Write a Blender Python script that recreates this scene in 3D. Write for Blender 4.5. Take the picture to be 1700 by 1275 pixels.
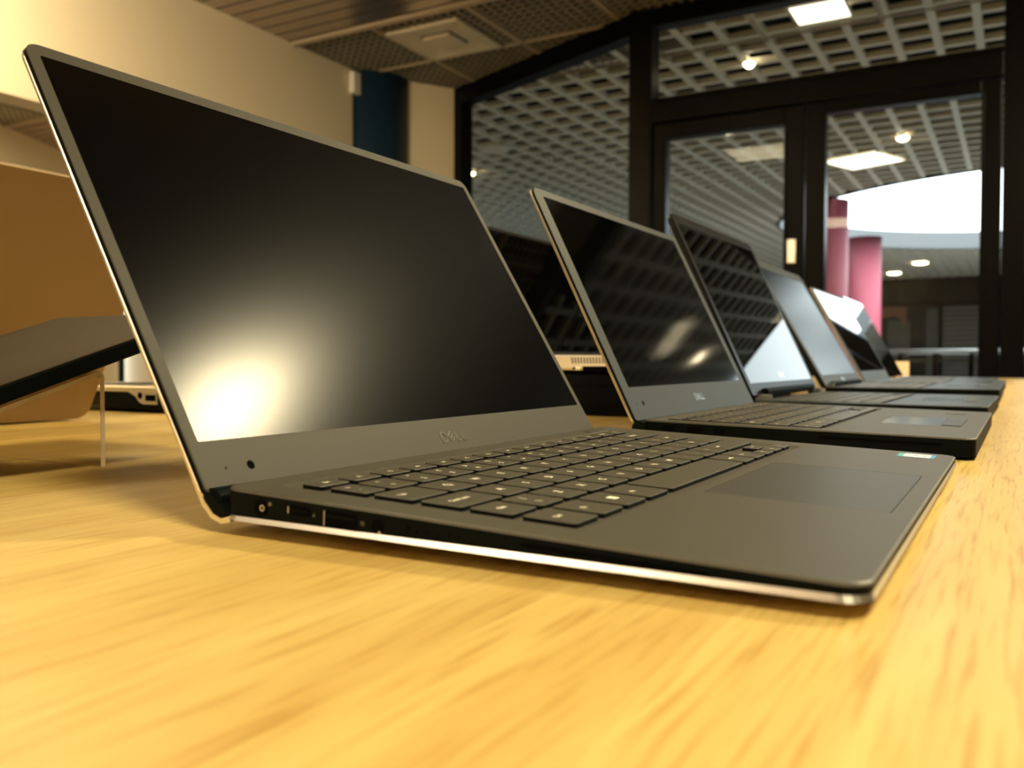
import bpy, bmesh, math, random
from mathutils import Vector, Matrix
random.seed(7)
for o in list(bpy.data.objects): bpy.data.objects.remove(o)
SC = bpy.context.scene
COL = SC.collection
R = math.radians
ZT = 0.75            # table top height

# ------------------------------------------------------------------ camera
cam_d = bpy.data.cameras.new('camera'); cam = bpy.data.objects.new('camera', cam_d); COL.objects.link(cam)
RX = Vector((0.495148, -0.868810, 0.001776)); RY = Vector((-0.021878, -0.014513, -0.999655)); RZ = Vector((0.868533, 0.494936, -0.026194))
cam.matrix_world = Matrix(((RX.x, -RY.x, -RZ.x, -0.2012), (RX.y, -RY.y, -RZ.y, -0.0269), (RX.z, -RY.z, -RZ.z, 0.8060), (0, 0, 0, 1)))
cam_d.sensor_fit = 'HORIZONTAL'; cam_d.sensor_width = 36.0; cam_d.lens = 1476.09 / 1700 * 36
cam_d.clip_start = 0.005; cam_d.clip_end = 200
cam_d.dof.use_dof = True; cam_d.dof.focus_distance = 0.42; cam_d.dof.aperture_fstop = 14.0
SC.camera = cam

# ------------------------------------------------------------------ view, world, lights
SC.view_settings.view_transform = 'Standard'; SC.view_settings.look = 'None'
SC.view_settings.gamma = 1.0; SC.view_settings.use_curve_mapping = False
SC.view_settings.exposure = 0.0
w = bpy.data.worlds.new('sky'); SC.world = w; w.use_nodes = True
bg = w.node_tree.nodes['Background']; bg.inputs[0].default_value = (0.86, 0.96, 1.0, 1); bg.inputs[1].default_value = 5.2

def area(name, loc, size, energy, color, rot=(0, 0, 0), size_y=None, spread=None):
    l = bpy.data.lights.new(name, 'AREA'); l.energy = energy; l.color = color; l.size = size
    if size_y: l.shape = 'RECTANGLE'; l.size_y = size_y
    if spread: l.spread = spread
    o = bpy.data.objects.new(name, l); COL.objects.link(o); o.location = loc; o.rotation_euler = rot
    return o
WARM = (1.0, 0.85, 0.51); WARM2 = (1.0, 0.82, 0.54); COOL = (0.72, 0.88, 1.0)
# lamp above the table (reflected in the first screen), the lamps of the room, and an added back-wall fill
def spot(name, loc, target, energy, color, angle, blend=0.6, radius=0.05):
    l = bpy.data.lights.new(name, 'SPOT'); l.energy = energy; l.color = color; l.spot_size = angle; l.spot_blend = blend; l.shadow_soft_size = radius
    o = bpy.data.objects.new(name, l); COL.objects.link(o); o.location = loc
    o.rotation_euler = (Vector(target) - Vector(loc)).to_track_quat('-Z', 'Y').to_euler()
    return o
area('table_lamp_light', (1.96, -0.95, 2.57), 0.34, 80, WARM)
area('near_lamp_light', (0.9, 1.9, 2.57), 0.5, 22, WARM)
area('left_lamp_light', (-0.6, -0.6, 2.57), 0.5, 62, WARM)
area('far_left_lamp_light', (-3.4, 2.1, 2.57), 0.8, 80, WARM2)
area('wall_back_fill_light', (-3.8, 2.2, 1.6), 0.7, 40, WARM2, (0, R(80), 0))  # added lamp, brightens the unseen back wall for silver edges to reflect
area('wall_washer_light', (0.75, 2.9, 2.3), 0.3, 85, WARM2, (R(75), 0, R(-20)))
area('rear_room_light', (2.8, 5.3, 2.55), 0.6, 75, WARM2)
area('concourse_portal', (12.55, -0.6, 2.62), 6.8, 1, (1, 1, 1)).data.cycles.is_portal = True
bpy.data.objects['concourse_portal'].data.shape = 'DISK'
bpy.data.objects['concourse_portal'].rotation_euler = (0, 0, 0)

# ------------------------------------------------------------------ materials
MATS = {}
def mat(name, col, rough=0.5, metal=0.0, spec=0.5, emit=None, es=1.0, coat=0.0, noise=0.0, nscale=40.0, bump=0.0):
    if name in MATS: return MATS[name]
    m = bpy.data.materials.new(name); m.use_nodes = True; nt = m.node_tree; b = nt.nodes['Principled BSDF']
    b.inputs['Base Color'].default_value = (*col, 1); b.inputs['Roughness'].default_value = rough
    b.inputs['Metallic'].default_value = metal; b.inputs['Specular IOR Level'].default_value = spec
    b.inputs['Coat Weight'].default_value = coat
    if emit: b.inputs['Emission Color'].default_value = (*emit, 1); b.inputs['Emission Strength'].default_value = es
    if noise or bump:
        tc = nt.nodes.new('ShaderNodeTexCoord'); n = nt.nodes.new('ShaderNodeTexNoise')
        n.inputs['Scale'].default_value = nscale; n.inputs['Detail'].default_value = 3
        nt.links.new(tc.outputs['Object'], n.inputs['Vector'])
        if noise:
            mx = nt.nodes.new('ShaderNodeMix'); mx.data_type = 'RGBA'
            mx.inputs[6].default_value = (*[c * (1 - noise) for c in col], 1); mx.inputs[7].default_value = (*[min(1, c * (1 + noise)) for c in col], 1)
            nt.links.new(n.outputs[0], mx.inputs[0]); nt.links.new(mx.outputs[2], b.inputs['Base Color'])
        if bump:
            bp = nt.nodes.new('ShaderNodeBump'); bp.inputs['Strength'].default_value = bump; bp.inputs['Distance'].default_value = 0.001
            nt.links.new(n.outputs[0], bp.inputs['Height']); nt.links.new(bp.outputs[0], b.inputs['Normal'])
    MATS[name] = m
    return m

def wood_mat():
    m = bpy.data.materials.new('oak_table'); m.use_nodes = True; nt = m.node_tree; L = nt.links; N = nt.nodes; b = N['Principled BSDF']
    tc = N.new('ShaderNodeTexCoord')
    mp = N.new('ShaderNodeMapping'); mp.inputs['Scale'].default_value = (1, 1, 1); L.new(tc.outputs['Object'], mp.inputs[0])
    br = N.new('ShaderNodeTexBrick'); br.offset = 0.37; br.offset_frequency = 1; br.squash = 1.0
    br.inputs['Scale'].default_value = 1.0; br.inputs['Brick Width'].default_value = 0.62; br.inputs['Row Height'].default_value = 0.043
    br.inputs['Mortar Size'].default_value = 0.00025; br.inputs['Mortar Smooth'].default_value = 0.3; br.inputs['Bias'].default_value = 0.0
    br.inputs['Color1'].default_value = (0, 0, 0, 1); br.inputs['Color2'].default_value = (1, 1, 1, 1); br.inputs['Mortar'].default_value = (0.25, 0.25, 0.25, 1)
    L.new(mp.outputs[0], br.inputs['Vector'])
    g = N.new('ShaderNodeMapping'); g.inputs['Scale'].default_value = (3, 50, 50); L.new(tc.outputs['Object'], g.inputs[0])
    # each stave shifts its own grain
    ad = N.new('ShaderNodeVectorMath'); ad.operation = 'MULTIPLY_ADD'; ad.inputs[1].default_value = (7, 13, 5)
    L.new(br.outputs['Color'], ad.inputs[0]); L.new(g.outputs[0], ad.inputs[2])
    n1 = N.new('ShaderNodeTexNoise'); n1.inputs['Scale'].default_value = 1.0; n1.inputs['Detail'].default_value = 5; n1.inputs['Distortion'].default_value = 0.6
    L.new(ad.outputs[0], n1.inputs['Vector'])
    g2 = N.new('ShaderNodeMapping'); g2.inputs['Scale'].default_value = (26, 480, 480); L.new(tc.outputs['Object'], g2.inputs[0])
    n2 = N.new('ShaderNodeTexNoise'); n2.inputs['Scale'].default_value = 1.0; n2.inputs['Detail'].default_value = 2; L.new(g2.outputs[0], n2.inputs['Vector'])
    r1 = N.new('ShaderNodeValToRGB'); L.new(n1.outputs[0], r1.inputs[0])
    r1.color_ramp.elements[0].position = 0.3; r1.color_ramp.elements[0].color = (0.52, 0.355, 0.110, 1)
    r1.color_ramp.elements[1].position = 0.68; r1.color_ramp.elements[1].color = (0.63, 0.475, 0.175, 1)
    r2 = N.new('ShaderNodeValToRGB'); L.new(br.outputs['Color'], r2.inputs[0])
    r2.color_ramp.elements[0].color = (0.86, 0.82, 0.76, 1); r2.color_ramp.elements[1].color = (1.08, 1.06, 1.02, 1)
    m1 = N.new('ShaderNodeMix'); m1.data_type = 'RGBA'; m1.blend_type = 'MULTIPLY'; m1.inputs[0].default_value = 1.0
    L.new(r1.outputs[0], m1.inputs[6]); L.new(r2.outputs[0], m1.inputs[7])
    r3 = N.new('ShaderNodeValToRGB'); L.new(n2.outputs[0], r3.inputs[0])
    r3.color_ramp.elements[0].position = 0.30; r3.color_ramp.elements[0].color = (0.76, 0.67, 0.52, 1)
    r3.color_ramp.elements[1].position = 0.50; r3.color_ramp.elements[1].color = (1, 1, 1, 1)
    m2 = N.new('ShaderNodeMix'); m2.data_type = 'RGBA'; m2.blend_type = 'MULTIPLY'; m2.inputs[0].default_value = 1.0
    L.new(m1.outputs[2], m2.inputs[6]); L.new(r3.outputs[0], m2.inputs[7])
    L.new(m2.outputs[2], b.inputs['Base Color'])
    b.inputs['Roughness'].default_value = 0.38; b.inputs['Specular IOR Level'].default_value = 0.45
    bp = N.new('ShaderNodeBump'); bp.inputs['Strength'].default_value = 0.12; bp.inputs['Distance'].default_value = 0.0006
    L.new(n2.outputs[0], bp.inputs['Height']); L.new(bp.outputs[0], b.inputs['Normal'])
    return m

def perforated_mat():
    m = bpy.data.materials.new('perforated_tile'); m.use_nodes = True; nt = m.node_tree; L = nt.links; N = nt.nodes; b = N['Principled BSDF']
    tc = N.new('ShaderNodeTexCoord')
    br = N.new('ShaderNodeTexBrick'); br.offset = 0.5; br.offset_frequency = 2
    br.inputs['Scale'].default_value = 1.0; br.inputs['Brick Width'].default_value = 0.05; br.inputs['Row Height'].default_value = 0.0335
    br.inputs['Mortar Size'].default_value = 0.0085; br.inputs['Mortar Smooth'].default_value = 0.15
    br.inputs['Color1'].default_value = (0.006, 0.006, 0.005, 1); br.inputs['Color2'].default_value = (0.006, 0.006, 0.005, 1)
    br.inputs['Mortar'].default_value = (0.36, 0.30, 0.19, 1)
    L.new(tc.outputs['Object'], br.inputs['Vector']); L.new(br.outputs['Color'], b.inputs['Base Color'])
    b.inputs['Roughness'].default_value = 0.55
    bp = N.new('ShaderNodeBump'); bp.inputs['Strength'].default_value = 0.6; bp.inputs['Distance'].default_value = 0.01
    L.new(br.outputs['Fac'], bp.inputs['Height']); L.new(bp.outputs[0], b.inputs['Normal'])
    return m

def glass_mat(name, tint=(0.93, 0.96, 0.94), ior=1.5, rough=0.0):
    m = bpy.data.materials.new(name); m.use_nodes = True; nt = m.node_tree; N = nt.nodes; L = nt.links
    for n in list(N):
        if n.type != 'OUTPUT_MATERIAL': N.remove(n)
    out = [n for n in N if n.type == 'OUTPUT_MATERIAL'][0]
    t = N.new('ShaderNodeBsdfTransparent'); t.inputs[0].default_value = (*tint, 1)
    g = N.new('ShaderNodeBsdfGlossy'); g.inputs['Roughness'].default_value = rough
    lw = N.new('ShaderNodeLayerWeight'); lw.inputs[0].default_value = 0.5
    pw = N.new('ShaderNodeMath'); pw.operation = 'POWER'; pw.inputs[1].default_value = 4.5; L.new(lw.outputs['Facing'], pw.inputs[0])
    f = N.new('ShaderNodeMath'); f.operation = 'MULTIPLY_ADD'; f.inputs[1].default_value = 0.85; f.inputs[2].default_value = 0.015; L.new(pw.outputs[0], f.inputs[0])
    mx = N.new('ShaderNodeMixShader'); L.new(f.outputs[0], mx.inputs[0]); L.new(t.outputs[0], mx.inputs[1]); L.new(g.outputs[0], mx.inputs[2])
    L.new(mx.outputs[0], out.inputs[0])
    return m

def shutter_mat():
    m = bpy.data.materials.new('shutter'); m.use_nodes = True; nt = m.node_tree; N = nt.nodes; L = nt.links; b = N['Principled BSDF']
    tc = N.new('ShaderNodeTexCoord'); wv = N.new('ShaderNodeTexWave'); wv.bands_direction = 'Z'; wv.inputs['Scale'].default_value = 3.0
    L.new(tc.outputs['Object'], wv.inputs['Vector'])
    r = N.new('ShaderNodeValToRGB'); r.color_ramp.elements[0].color = (0.035, 0.032, 0.025, 1); r.color_ramp.elements[1].color = (0.10, 0.09, 0.07, 1)
    L.new(wv.outputs[0], r.inputs[0]); L.new(r.outputs[0], b.inputs['Base Color']); b.inputs['Roughness'].default_value = 0.5
    return m

M_WOOD = wood_mat(); M_PERF = perforated_mat(); M_GLASS = glass_mat('facade_glass'); M_SHUT = shutter_mat()
M_ACR = glass_mat('acrylic', (0.96, 0.93, 0.88), 1.49, 0.02)
M_WALL = mat('cream_wall', (0.74, 0.63, 0.42), 0.8, noise=0.03, nscale=3)
M_WALL2 = mat('pale_wall', (0.82, 0.72, 0.52), 0.8)
M_BLUE = mat('blue_paint', (0.007, 0.026, 0.052), 0.5)
M_SLAT = mat('pink_metal_slat', (0.50, 0.41, 0.35), 0.22, 0.85)
M_TILE = mat('tile_grid', (0.24, 0.205, 0.14), 0.5)
M_TBAR = mat('ceiling_grid_bar', (0.42, 0.335, 0.22), 0.5)
M_VENT = mat('vent_enamel', (0.60, 0.53, 0.38), 0.45)
M_VOID = mat('ceiling_void', (0.004, 0.004, 0.004), 0.9, spec=0.1)
M_FRAME = mat('black_aluminium', (0.003, 0.003, 0.003), 0.3, 0.0, 0.07)
M_LATT = mat('grey_lattice', (0.80, 0.78, 0.67), 0.5)
M_FASC = mat('white_fascia', (0.20, 0.205, 0.21), 0.6, spec=0.2)
M_PINK = mat('pink_column', (0.66, 0.13, 0.20), 0.5)
M_FLOOR = mat('concourse_tiles', (0.42, 0.41, 0.38), 0.35, noise=0.1, nscale=2)
M_RFLOOR = mat('room_floor', (0.13, 0.11, 0.09), 0.6, noise=0.1, nscale=3)
M_DARK = mat('dark_shopfront', (0.007, 0.008, 0.007), 0.5, spec=0.2)
M_STEEL = mat('rail_steel', (0.78, 0.78, 0.74), 0.25, 1.0)
M_PLATE = mat('white_plastic', (0.75, 0.72, 0.62), 0.5)
M_ORANGE = mat('dull_orange_sign', (0.14, 0.045, 0.02), 0.6)
M_GREENG = mat('dark_green_panel', (0.03, 0.045, 0.035), 0.5)
M_LAMP = mat('lamp_glow', (1, 1, 1), 0.5, emit=(1.0, 0.80, 0.50), es=20)
M_LAMPP = mat('panel_glow', (1, 1, 1), 0.5, emit=(1.0, 0.93, 0.74), es=2.6)
M_LAMPS = mat('table_lamp_glow', (1, 1, 1), 0.5, emit=(1.0, 0.82, 0.52), es=80)
# laptops
M_DECK = mat('soft_touch_deck', (0.058, 0.053, 0.040), 0.46, spec=0.75, bump=0.06, nscale=2500)
M_SIDE = mat('black_side', (0.0022, 0.0040, 0.0042), 0.5, spec=0.05)
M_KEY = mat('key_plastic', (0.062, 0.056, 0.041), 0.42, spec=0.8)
M_KEY_SHADE = mat('key_side_shade', (0.004, 0.004, 0.004), 0.6, spec=0.08)  # near-black copy of the key plastic, paints shade on the key sides
M_WELL = mat('key_well', (0.016, 0.015, 0.013), 0.55)
M_SILV = mat('brushed_silver', (0.86, 0.84, 0.80), 0.30, 1.0)
M_SILVD = mat('satin_silver', (0.55, 0.53, 0.50), 0.35, 0.9)
M_BEZ = mat('carbon_bezel', (0.042, 0.038, 0.027), 0.55, spec=0.3)
M_BEZG = mat('grey_bezel', (0.036, 0.042, 0.042), 0.45, spec=0.4)
M_BACKB = mat('black_lid', (0.006, 0.006, 0.006), 0.35, spec=0.2)
M_SCM = mat('matte_screen', (0.0004, 0.0004, 0.0006), 0.19, spec=0.115)
M_SCS = mat('semi_gloss_screen', (0.001, 0.001, 0.001), 0.06, spec=0.11)
M_SCG = mat('glossy_screen', (0.001, 0.001, 0.001), 0.015, spec=0.075)
M_SCW = mat('bright_gloss_screen', (0.002, 0.002, 0.002), 0.02, spec=0.55)
M_SCB = mat('satin_screen', (0.004, 0.007, 0.009), 0.22, spec=0.09)
M_DECK2 = mat('cool_black_deck', (0.026, 0.031, 0.031), 0.40, spec=0.5)
M_LEG = mat('legend_print', (0.86, 0.82, 0.66), 0.6)
M_CHR = mat('chrome_logo', (0.88, 0.85, 0.78), 0.16, 1.0)
M_HOLE = mat('dark_hole', (0.0015, 0.0015, 0.0015), 0.9, spec=0.05)
M_PAD = mat('touchpad_surface', (0.050, 0.047, 0.040), 0.42)
M_PADG = mat('glossy_touchpad', (0.085, 0.10, 0.11), 0.14, spec=0.9)
M_HINGE = mat('hinge_grey', (0.16, 0.165, 0.16), 0.4, 0.4)
M_STK = mat('sticker_white', (0.80, 0.80, 0.78), 0.4)
M_STKB = mat('sticker_blue', (0.05, 0.28, 0.62), 0.4)
M_STKG = mat('sticker_teal', (0.05, 0.42, 0.36), 0.4)
M_COPP = mat('copper_lid', (0.22, 0.142, 0.062), 0.45, 0.4)
M_SLAB = mat('brown_slab', (0.040, 0.027, 0.013), 0.6, spec=0.08)
M_CARD = mat('tan_card', (0.78, 0.62, 0.46), 0.7)
M_BLKBOX = mat('matt_black_card', (0.003, 0.003, 0.0045), 0.6, spec=0.08)
M_RUB = mat('rubber', (0.008, 0.008, 0.008), 0.8)

# ------------------------------------------------------------------ mesh helpers
def link(name, me, m, parent=None, loc=None, rot=None):
    o = bpy.data.objects.new(name, me); COL.objects.link(o)
    if m is not None and len(me.materials) == 0: me.materials.append(m)
    if parent: o.parent = parent
    if loc: o.location = loc
    if rot: o.rotation_euler = rot
    return o
def fin(name, bm, m, parent=None, loc=None, rot=None, smooth=False):
    bmesh.ops.recalc_face_normals(bm, faces=bm.faces)
    me = bpy.data.meshes.new(name); bm.to_mesh(me); bm.free()
    if smooth:
        for p in me.polygons: p.use_smooth = True
    return link(name, me, m, parent, loc, rot)
def box(bm, a, b, bevel=0.0):
    x0, y0, z0 = a; x1, y1, z1 = b
    v = [bm.verts.new(p) for p in ((x0, y0, z0), (x1, y0, z0), (x1, y1, z0), (x0, y1, z0), (x0, y0, z1), (x1, y0, z1), (x1, y1, z1), (x0, y1, z1))]
    f = [bm.faces.new([v[i] for i in q]) for q in ((0, 3, 2, 1), (4, 5, 6, 7), (0, 1, 5, 4), (1, 2, 6, 5), (2, 3, 7, 6), (3, 0, 4, 7))]
    if bevel:
        es = list({e for q in f for e in q.edges})
        bmesh.ops.bevel(bm, geom=es, offset=bevel, segments=2, affect='EDGES', profile=0.7)
    return v
def rrect(x0, y0, x1, y1, r, n=5, corners=(1, 1, 1, 1)):
    # corners: order (x1,y0) (x1,y1) (x0,y1) (x0,y0)
    pts = []
    for k, (cx, cy, a0) in enumerate(((x1, y0, -90), (x1, y1, 0), (x0, y1, 90), (x0, y0, 180))):
        rr = r * corners[k]
        ox = cx - rr if cx == x1 else cx + rr; oy = cy - rr if cy == y1 else cy + rr
        for i in range(n + 1):
            a = R(a0 + 90 * i / n)
            pts.append((ox + rr * math.cos(a), oy + rr * math.sin(a)))
    return pts
def loft(bm, rings, cap0=True, cap1=True):
    vs = [[bm.verts.new(p) for p in r] for r in rings]
    n = len(rings[0])
    for a, b in zip(vs, vs[1:]):
        for i in range(n):
            bm.faces.new((a[i], a[(i + 1) % n], b[(i + 1) % n], b[i]))
    if cap0: bm.faces.new(vs[0])
    if cap1: bm.faces.new(vs[-1][::-1])
    return vs
def circ(cx, cy, r, n=24): return [(cx + r * math.cos(2 * math.pi * i / n), cy + r * math.sin(2 * math.pi * i / n)) for i in range(n)]
def cylz(bm, cx, cy, r, z0, z1, n=32, r1=None): return loft(bm, [[(x, y, z0) for x, y in circ(cx, cy, r, n)], [(x, y, z1) for x, y in circ(cx, cy, r1 or r, n)]])
def plate(bm, outer, holes, rings, floor_z, wall_inset=0.0):
    """top face at z=0 with holes; rings below outer: list of (inset outline, zfunc); each hole gets walls and a floor at its depth."""
    ov = [bm.verts.new((x, y, 0)) for x, y in outer]
    edges = [bm.edges.new((ov[i], ov[(i + 1) % len(ov)])) for i in range(len(ov))]
    if not isinstance(wall_inset, (list, tuple)): wall_inset = [wall_inset] * len(holes)
    for h, d, wi in zip(holes, floor_z, wall_inset):
        hv = [bm.verts.new((x, y, 0)) for x, y in h]
        edges += [bm.edges.new((hv[i], hv[(i + 1) % len(hv)])) for i in range(len(hv))]
        cx = sum(p[0] for p in h) / len(h); cy = sum(p[1] for p in h) / len(h)
        fv = []
        for x, y in h:
            ix = wi if x < cx else -wi; iy = wi if y < cy else -wi
            fv.append(bm.verts.new((x + ix, y + iy, -d)))
        n = len(h)
        for i in range(n): bm.faces.new((hv[i], hv[(i + 1) % n], fv[(i + 1) % n], fv[i]))
        f = bm.faces.new(fv); f.material_index = 1
    bmesh.ops.triangle_fill(bm, use_beauty=True, use_dissolve=False, edges=edges)
    prev = ov
    for ring in rings:
        cur = [bm.verts.new(p) for p in ring]
        n = len(cur)
        for i in range(n): bm.faces.new((prev[i], prev[(i + 1) % n], cur[(i + 1) % n], cur[i]))
        prev = cur
    bm.faces.new(prev[::-1])
TEXT = {}
def text_mesh(s, size, ext=0.00001, bold=0.0):
    k = (s, round(size, 6), bold)
    if k not in TEXT:
        c = bpy.data.curves.new('txt', 'FONT'); c.body = s; c.size = size; c.extrude = ext; c.align_x = 'CENTER'; c.align_y = 'CENTER'; c.offset = bold; c.resolution_u = 3
        o = bpy.data.objects.new('txt', c); COL.objects.link(o)
        dg = bpy.context.evaluated_depsgraph_get(); me = bpy.data.meshes.new_from_object(o.evaluated_get(dg))
        COL.objects.unlink(o); bpy.data.objects.remove(o); me.name = 'legend'; me.materials.clear()
        TEXT[k] = me
    return TEXT[k]
def tag(o, label=None, cat=None, group=None, kind=None):
    if label: o['label'] = label
    if cat: o['category'] = cat
    if group: o['group'] = group
    if kind: o['kind'] = kind
    return o
def empty(name, loc, rot=(0, 0, 0)):
    o = bpy.data.objects.new(name, None); o.empty_display_size = 0.05; COL.objects.link(o); o.location = loc; o.rotation_euler = rot
    return o

# ------------------------------------------------------------------ room shell
H = 2.6
def wallbox(name, a, b, m, label=None):
    bm = bmesh.new(); box(bm, a, b); o = fin(name, bm, m); tag(o, kind='structure'); return o
def oblique(name, p, q, th, z0, z1, m):
    p = Vector(p); q = Vector(q); d = (q - p).normalized(); n = Vector((-d.y, d.x)) * th
    bm = bmesh.new(); loft(bm, [[(v.x, v.y, z) for v in (p, q, q + n, p + n)] for z in (z0, z1)])
    o = fin(name, bm, m); tag(o, kind='structure'); return o

wallbox('floor', (-5, -5.5, -0.05), (4.13, 7.6, 0), M_RFLOOR)
wallbox('floor_concourse', (4.13, -14, -0.05), (23, 12, -0.002), M_FLOOR)
wallbox('floor_annex', (4.13, 3.98, 0.0), (5.5, 7.6, 0.004), M_RFLOOR)
# header over the wide opening in the left wall, and the pier at its right end
wallbox('wall_left', (-5, 3.57, 1.89), (4.117, 3.72, H), M_WALL)
wallbox('wall_left_pier', (3.35, 3.575, 0), (4.117, 3.715, 1.89), M_WALL)
bm = bmesh.new(); cylz(bm, 4.37, 3.62, 0.235, 0, H, 48)
o = fin('blue_column', bm, M_BLUE, smooth=False)
for p in o.data.polygons: p.use_smooth = len(p.vertices) == 4
tag(o, 'round dark blue column between the cream walls under the ceiling corner', 'column')
bm = bmesh.new(); box(bm, (4.117 - 0.035, 3.53, 2.445), (4.150, 3.569, 2.578), 0.006)
tag(fin('wall_sensor', bm, M_PLATE), 'small cream box high on the wall beside the blue column', 'sensor')
oblique('wall_right_of_column', (4.44, 3.428), (4.75, 3.239), 0.1, 0, H, M_WALL)
oblique('wall_rear', (2.6, 6.13), (5.4, 7.56), 0.1, 0, H, M_WALL2)
wallbox('wall_rear_left', (-5, 6.13, 0), (2.6, 6.25, H), M_WALL2)
wallbox('wall_side', (5.5, 3.98, 0), (5.6, 7.6, H), M_WALL2)
oblique('wall_annex', (4.80, 3.27), (5.52, 3.99), 0.05, 0, H, M_WALL2)
wallbox('wall_back', (-5.05, -5.5, 0), (-5, 7.6, H), M_WALL)
wallbox('wall_near', (-5, -5.55, 0), (4.13, -5.5, H), M_WALL)
# ceiling: perforated tiles near the glass, metal strips over the room
bm = bmesh.new()
box(bm, (4.0, 3.57, H), (5.6, 7.6, H + 0.02)); box(bm, (2.0, 6.0, H), (3.9, 7.6, H + 0.02)); box(bm, (-5, 3.72, H), (3.8, 6.2, H + 0.02))
o = fin('ceiling_rear', bm, M_PERF); tag(o, kind='structure')
bm = bmesh.new(); P_ = 0.602 / 11
y = 3.03 - P_ / 2 + 10 * P_
while y > -5.4:
    x1_ = 4.14 if y < 1.75 else 4.86
    if y < 3.56: box(bm, (3.62, y - .0068, H), (x1_, y + .0068, H + .011))
    y -= P_
x = 3.626 + P_ / 2
while x < 4.86:
    box(bm, (x - .0065, -5.5 if x < 4.14 else 1.6, H + .001), (x + .0065, 3.56, H + .011)); x += P_
o = fin('ceiling', bm, M_TILE); tag(o, kind='structure')
bm = bmesh.new()
x = -5.0
while x < 3.56:
    box(bm, (x, -5.5, H), (x + 0.092, 3.57, H + 0.012), 0.0); x += 0.1045
x = 3.84
while x < 4.7:
    box(bm, (x, 5.6, H - 0.004), (x + 0.085, 7.4, H - 0.001), 0.0); x += 0.1045
o = fin('ceiling_strips', bm, M_SLAT); tag(o, kind='structure')
wallbox('ceiling_void', (-5.1, -5.6, H + 0.10), (4.14, 7.7, H + 0.12), M_VOID)
wallbox('ceiling_void_corner', (4.14, -5.6, H + 0.10), (5.62, 7.7, H + 0.12), M_VOID)
bm = bmesh.new()
box(bm, (3.585, -5.5, H - 0.012), (3.625, 3.57, H + 0.01))
for yy in [3.03 - 0.602 * i for i in range(14)]: box(bm, (3.6, yy - 0.011, H - 0.006), (4.9, yy + 0.011, H + 0.002))
for xx in (4.227, 4.829): box(bm, (xx - 0.011, -5.5, H - 0.006), (xx + 0.011, 3.57, H + 0.002))
o = fin('trim_ceiling_grid', bm, M_TBAR); tag(o, kind='structure')
bm = bmesh.new()
box(bm, (-5, 6.0, H - 0.012), (3.86, 6.03, H)); box(bm, (3.82, 5.6, H - 0.012), (3.85, 7.4, H))
o = fin('trim_rear_ceiling', bm, M_TBAR); tag(o, kind='structure')
# square ceiling vent in one tile
t = empty('ceiling_vent', (3.965, 2.785, H)); t.rotation_euler = (0, 0, 0)
tag(t, 'square cream ceiling diffuser set in the perforated tiles', 'vent')
def ring_sq(bm, ro, ri, zo, zi):
    loft(bm, [[(x, y, z) for x, y in rrect(-r_, -r_, r_, r_, 0.004, 2)] for r_, z in ((ro, zo), (ri, zi))], False, False)
bm = bmesh.new(); ring_sq(bm, 0.235, 0.232, 0, -0.014); ring_sq(bm, 0.232, 0.202, -0.014, -0.016); ring_sq(bm, 0.202, 0.198, -0.016, -0.008)
fin('outer_frame', bm, M_VENT, t)
bm = bmesh.new(); ring_sq(bm, 0.20, 0.135, -0.014, -0.003); ring_sq(bm, 0.135, 0.100, -0.003, -0.0025)
fin('middle_ring', bm, M_VENT, t)
bm = bmesh.new(); loft(bm, [[(x, y, z) for x, y in rrect(-r_, -r_, r_, r_, 0.004, 2)] for r_, z in ((0.085, -0.002), (0.088, -0.008), (0.082, -0.017))])
fin('centre_plate', bm, M_VENT, t)
bm = bmesh.new(); box(bm, (-0.2, -0.2, -0.0022), (0.2, 0.2, -0.0012)); fin('duct_opening', bm, M_VOID, t)

# ------------------------------------------------------------------ glazed facade
F = 4.13
def prism(bm, x0, x1, y0, y1, z0, z1, bev=0.006): box(bm, (x0, y0, z0), (x1, y1, z1), bev)
# right part runs along Y at x=F
bm = bmesh.new()
prism(bm, F, F + 0.09, -5.5, 1.745, H - 0.09, H)                    # head rail
o = fin('trim_1', bm, M_FRAME); tag(o, kind='structure')
bm = bmesh.new(); prism(bm, F - 0.01, F + 0.11, 1.622, 1.745, 0, H + 0.0); o = fin('trim_2', bm, M_FRAME); tag(o, kind='structure')
bm = bmesh.new(); prism(bm, F - 0.005, F + 0.10, -0.045, 0.045, 0, H - 0.09); o = fin('trim_3', bm, M_FRAME); tag(o, kind='structure')
bm = bmesh.new(); prism(bm, F - 0.005, F + 0.10, 0.045, 1.622, 2.02, 2.125); prism(bm, F - 0.012, F + 0.05, 0.045, 1.622, 2.125, 2.14, 0.003)
o = fin('trim_4', bm, M_FRAME); tag(o, kind='structure')
for k, (ya, yb) in enumerate(((-1.75, -1.66), (-3.45, -3.36), (-5.5, -5.4))):
    bm = bmesh.new(); prism(bm, F - 0.005, F + 0.10, ya, yb, 0, H - 0.09); o = fin('trim_%d' % (5 + k), bm, M_FRAME); tag(o, kind='structure')
bm = bmesh.new(); prism(bm, F, F + 0.09, -5.4, -0.045, 0, 0.12); o = fin('trim_8', bm, M_FRAME); tag(o, kind='structure')
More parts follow.
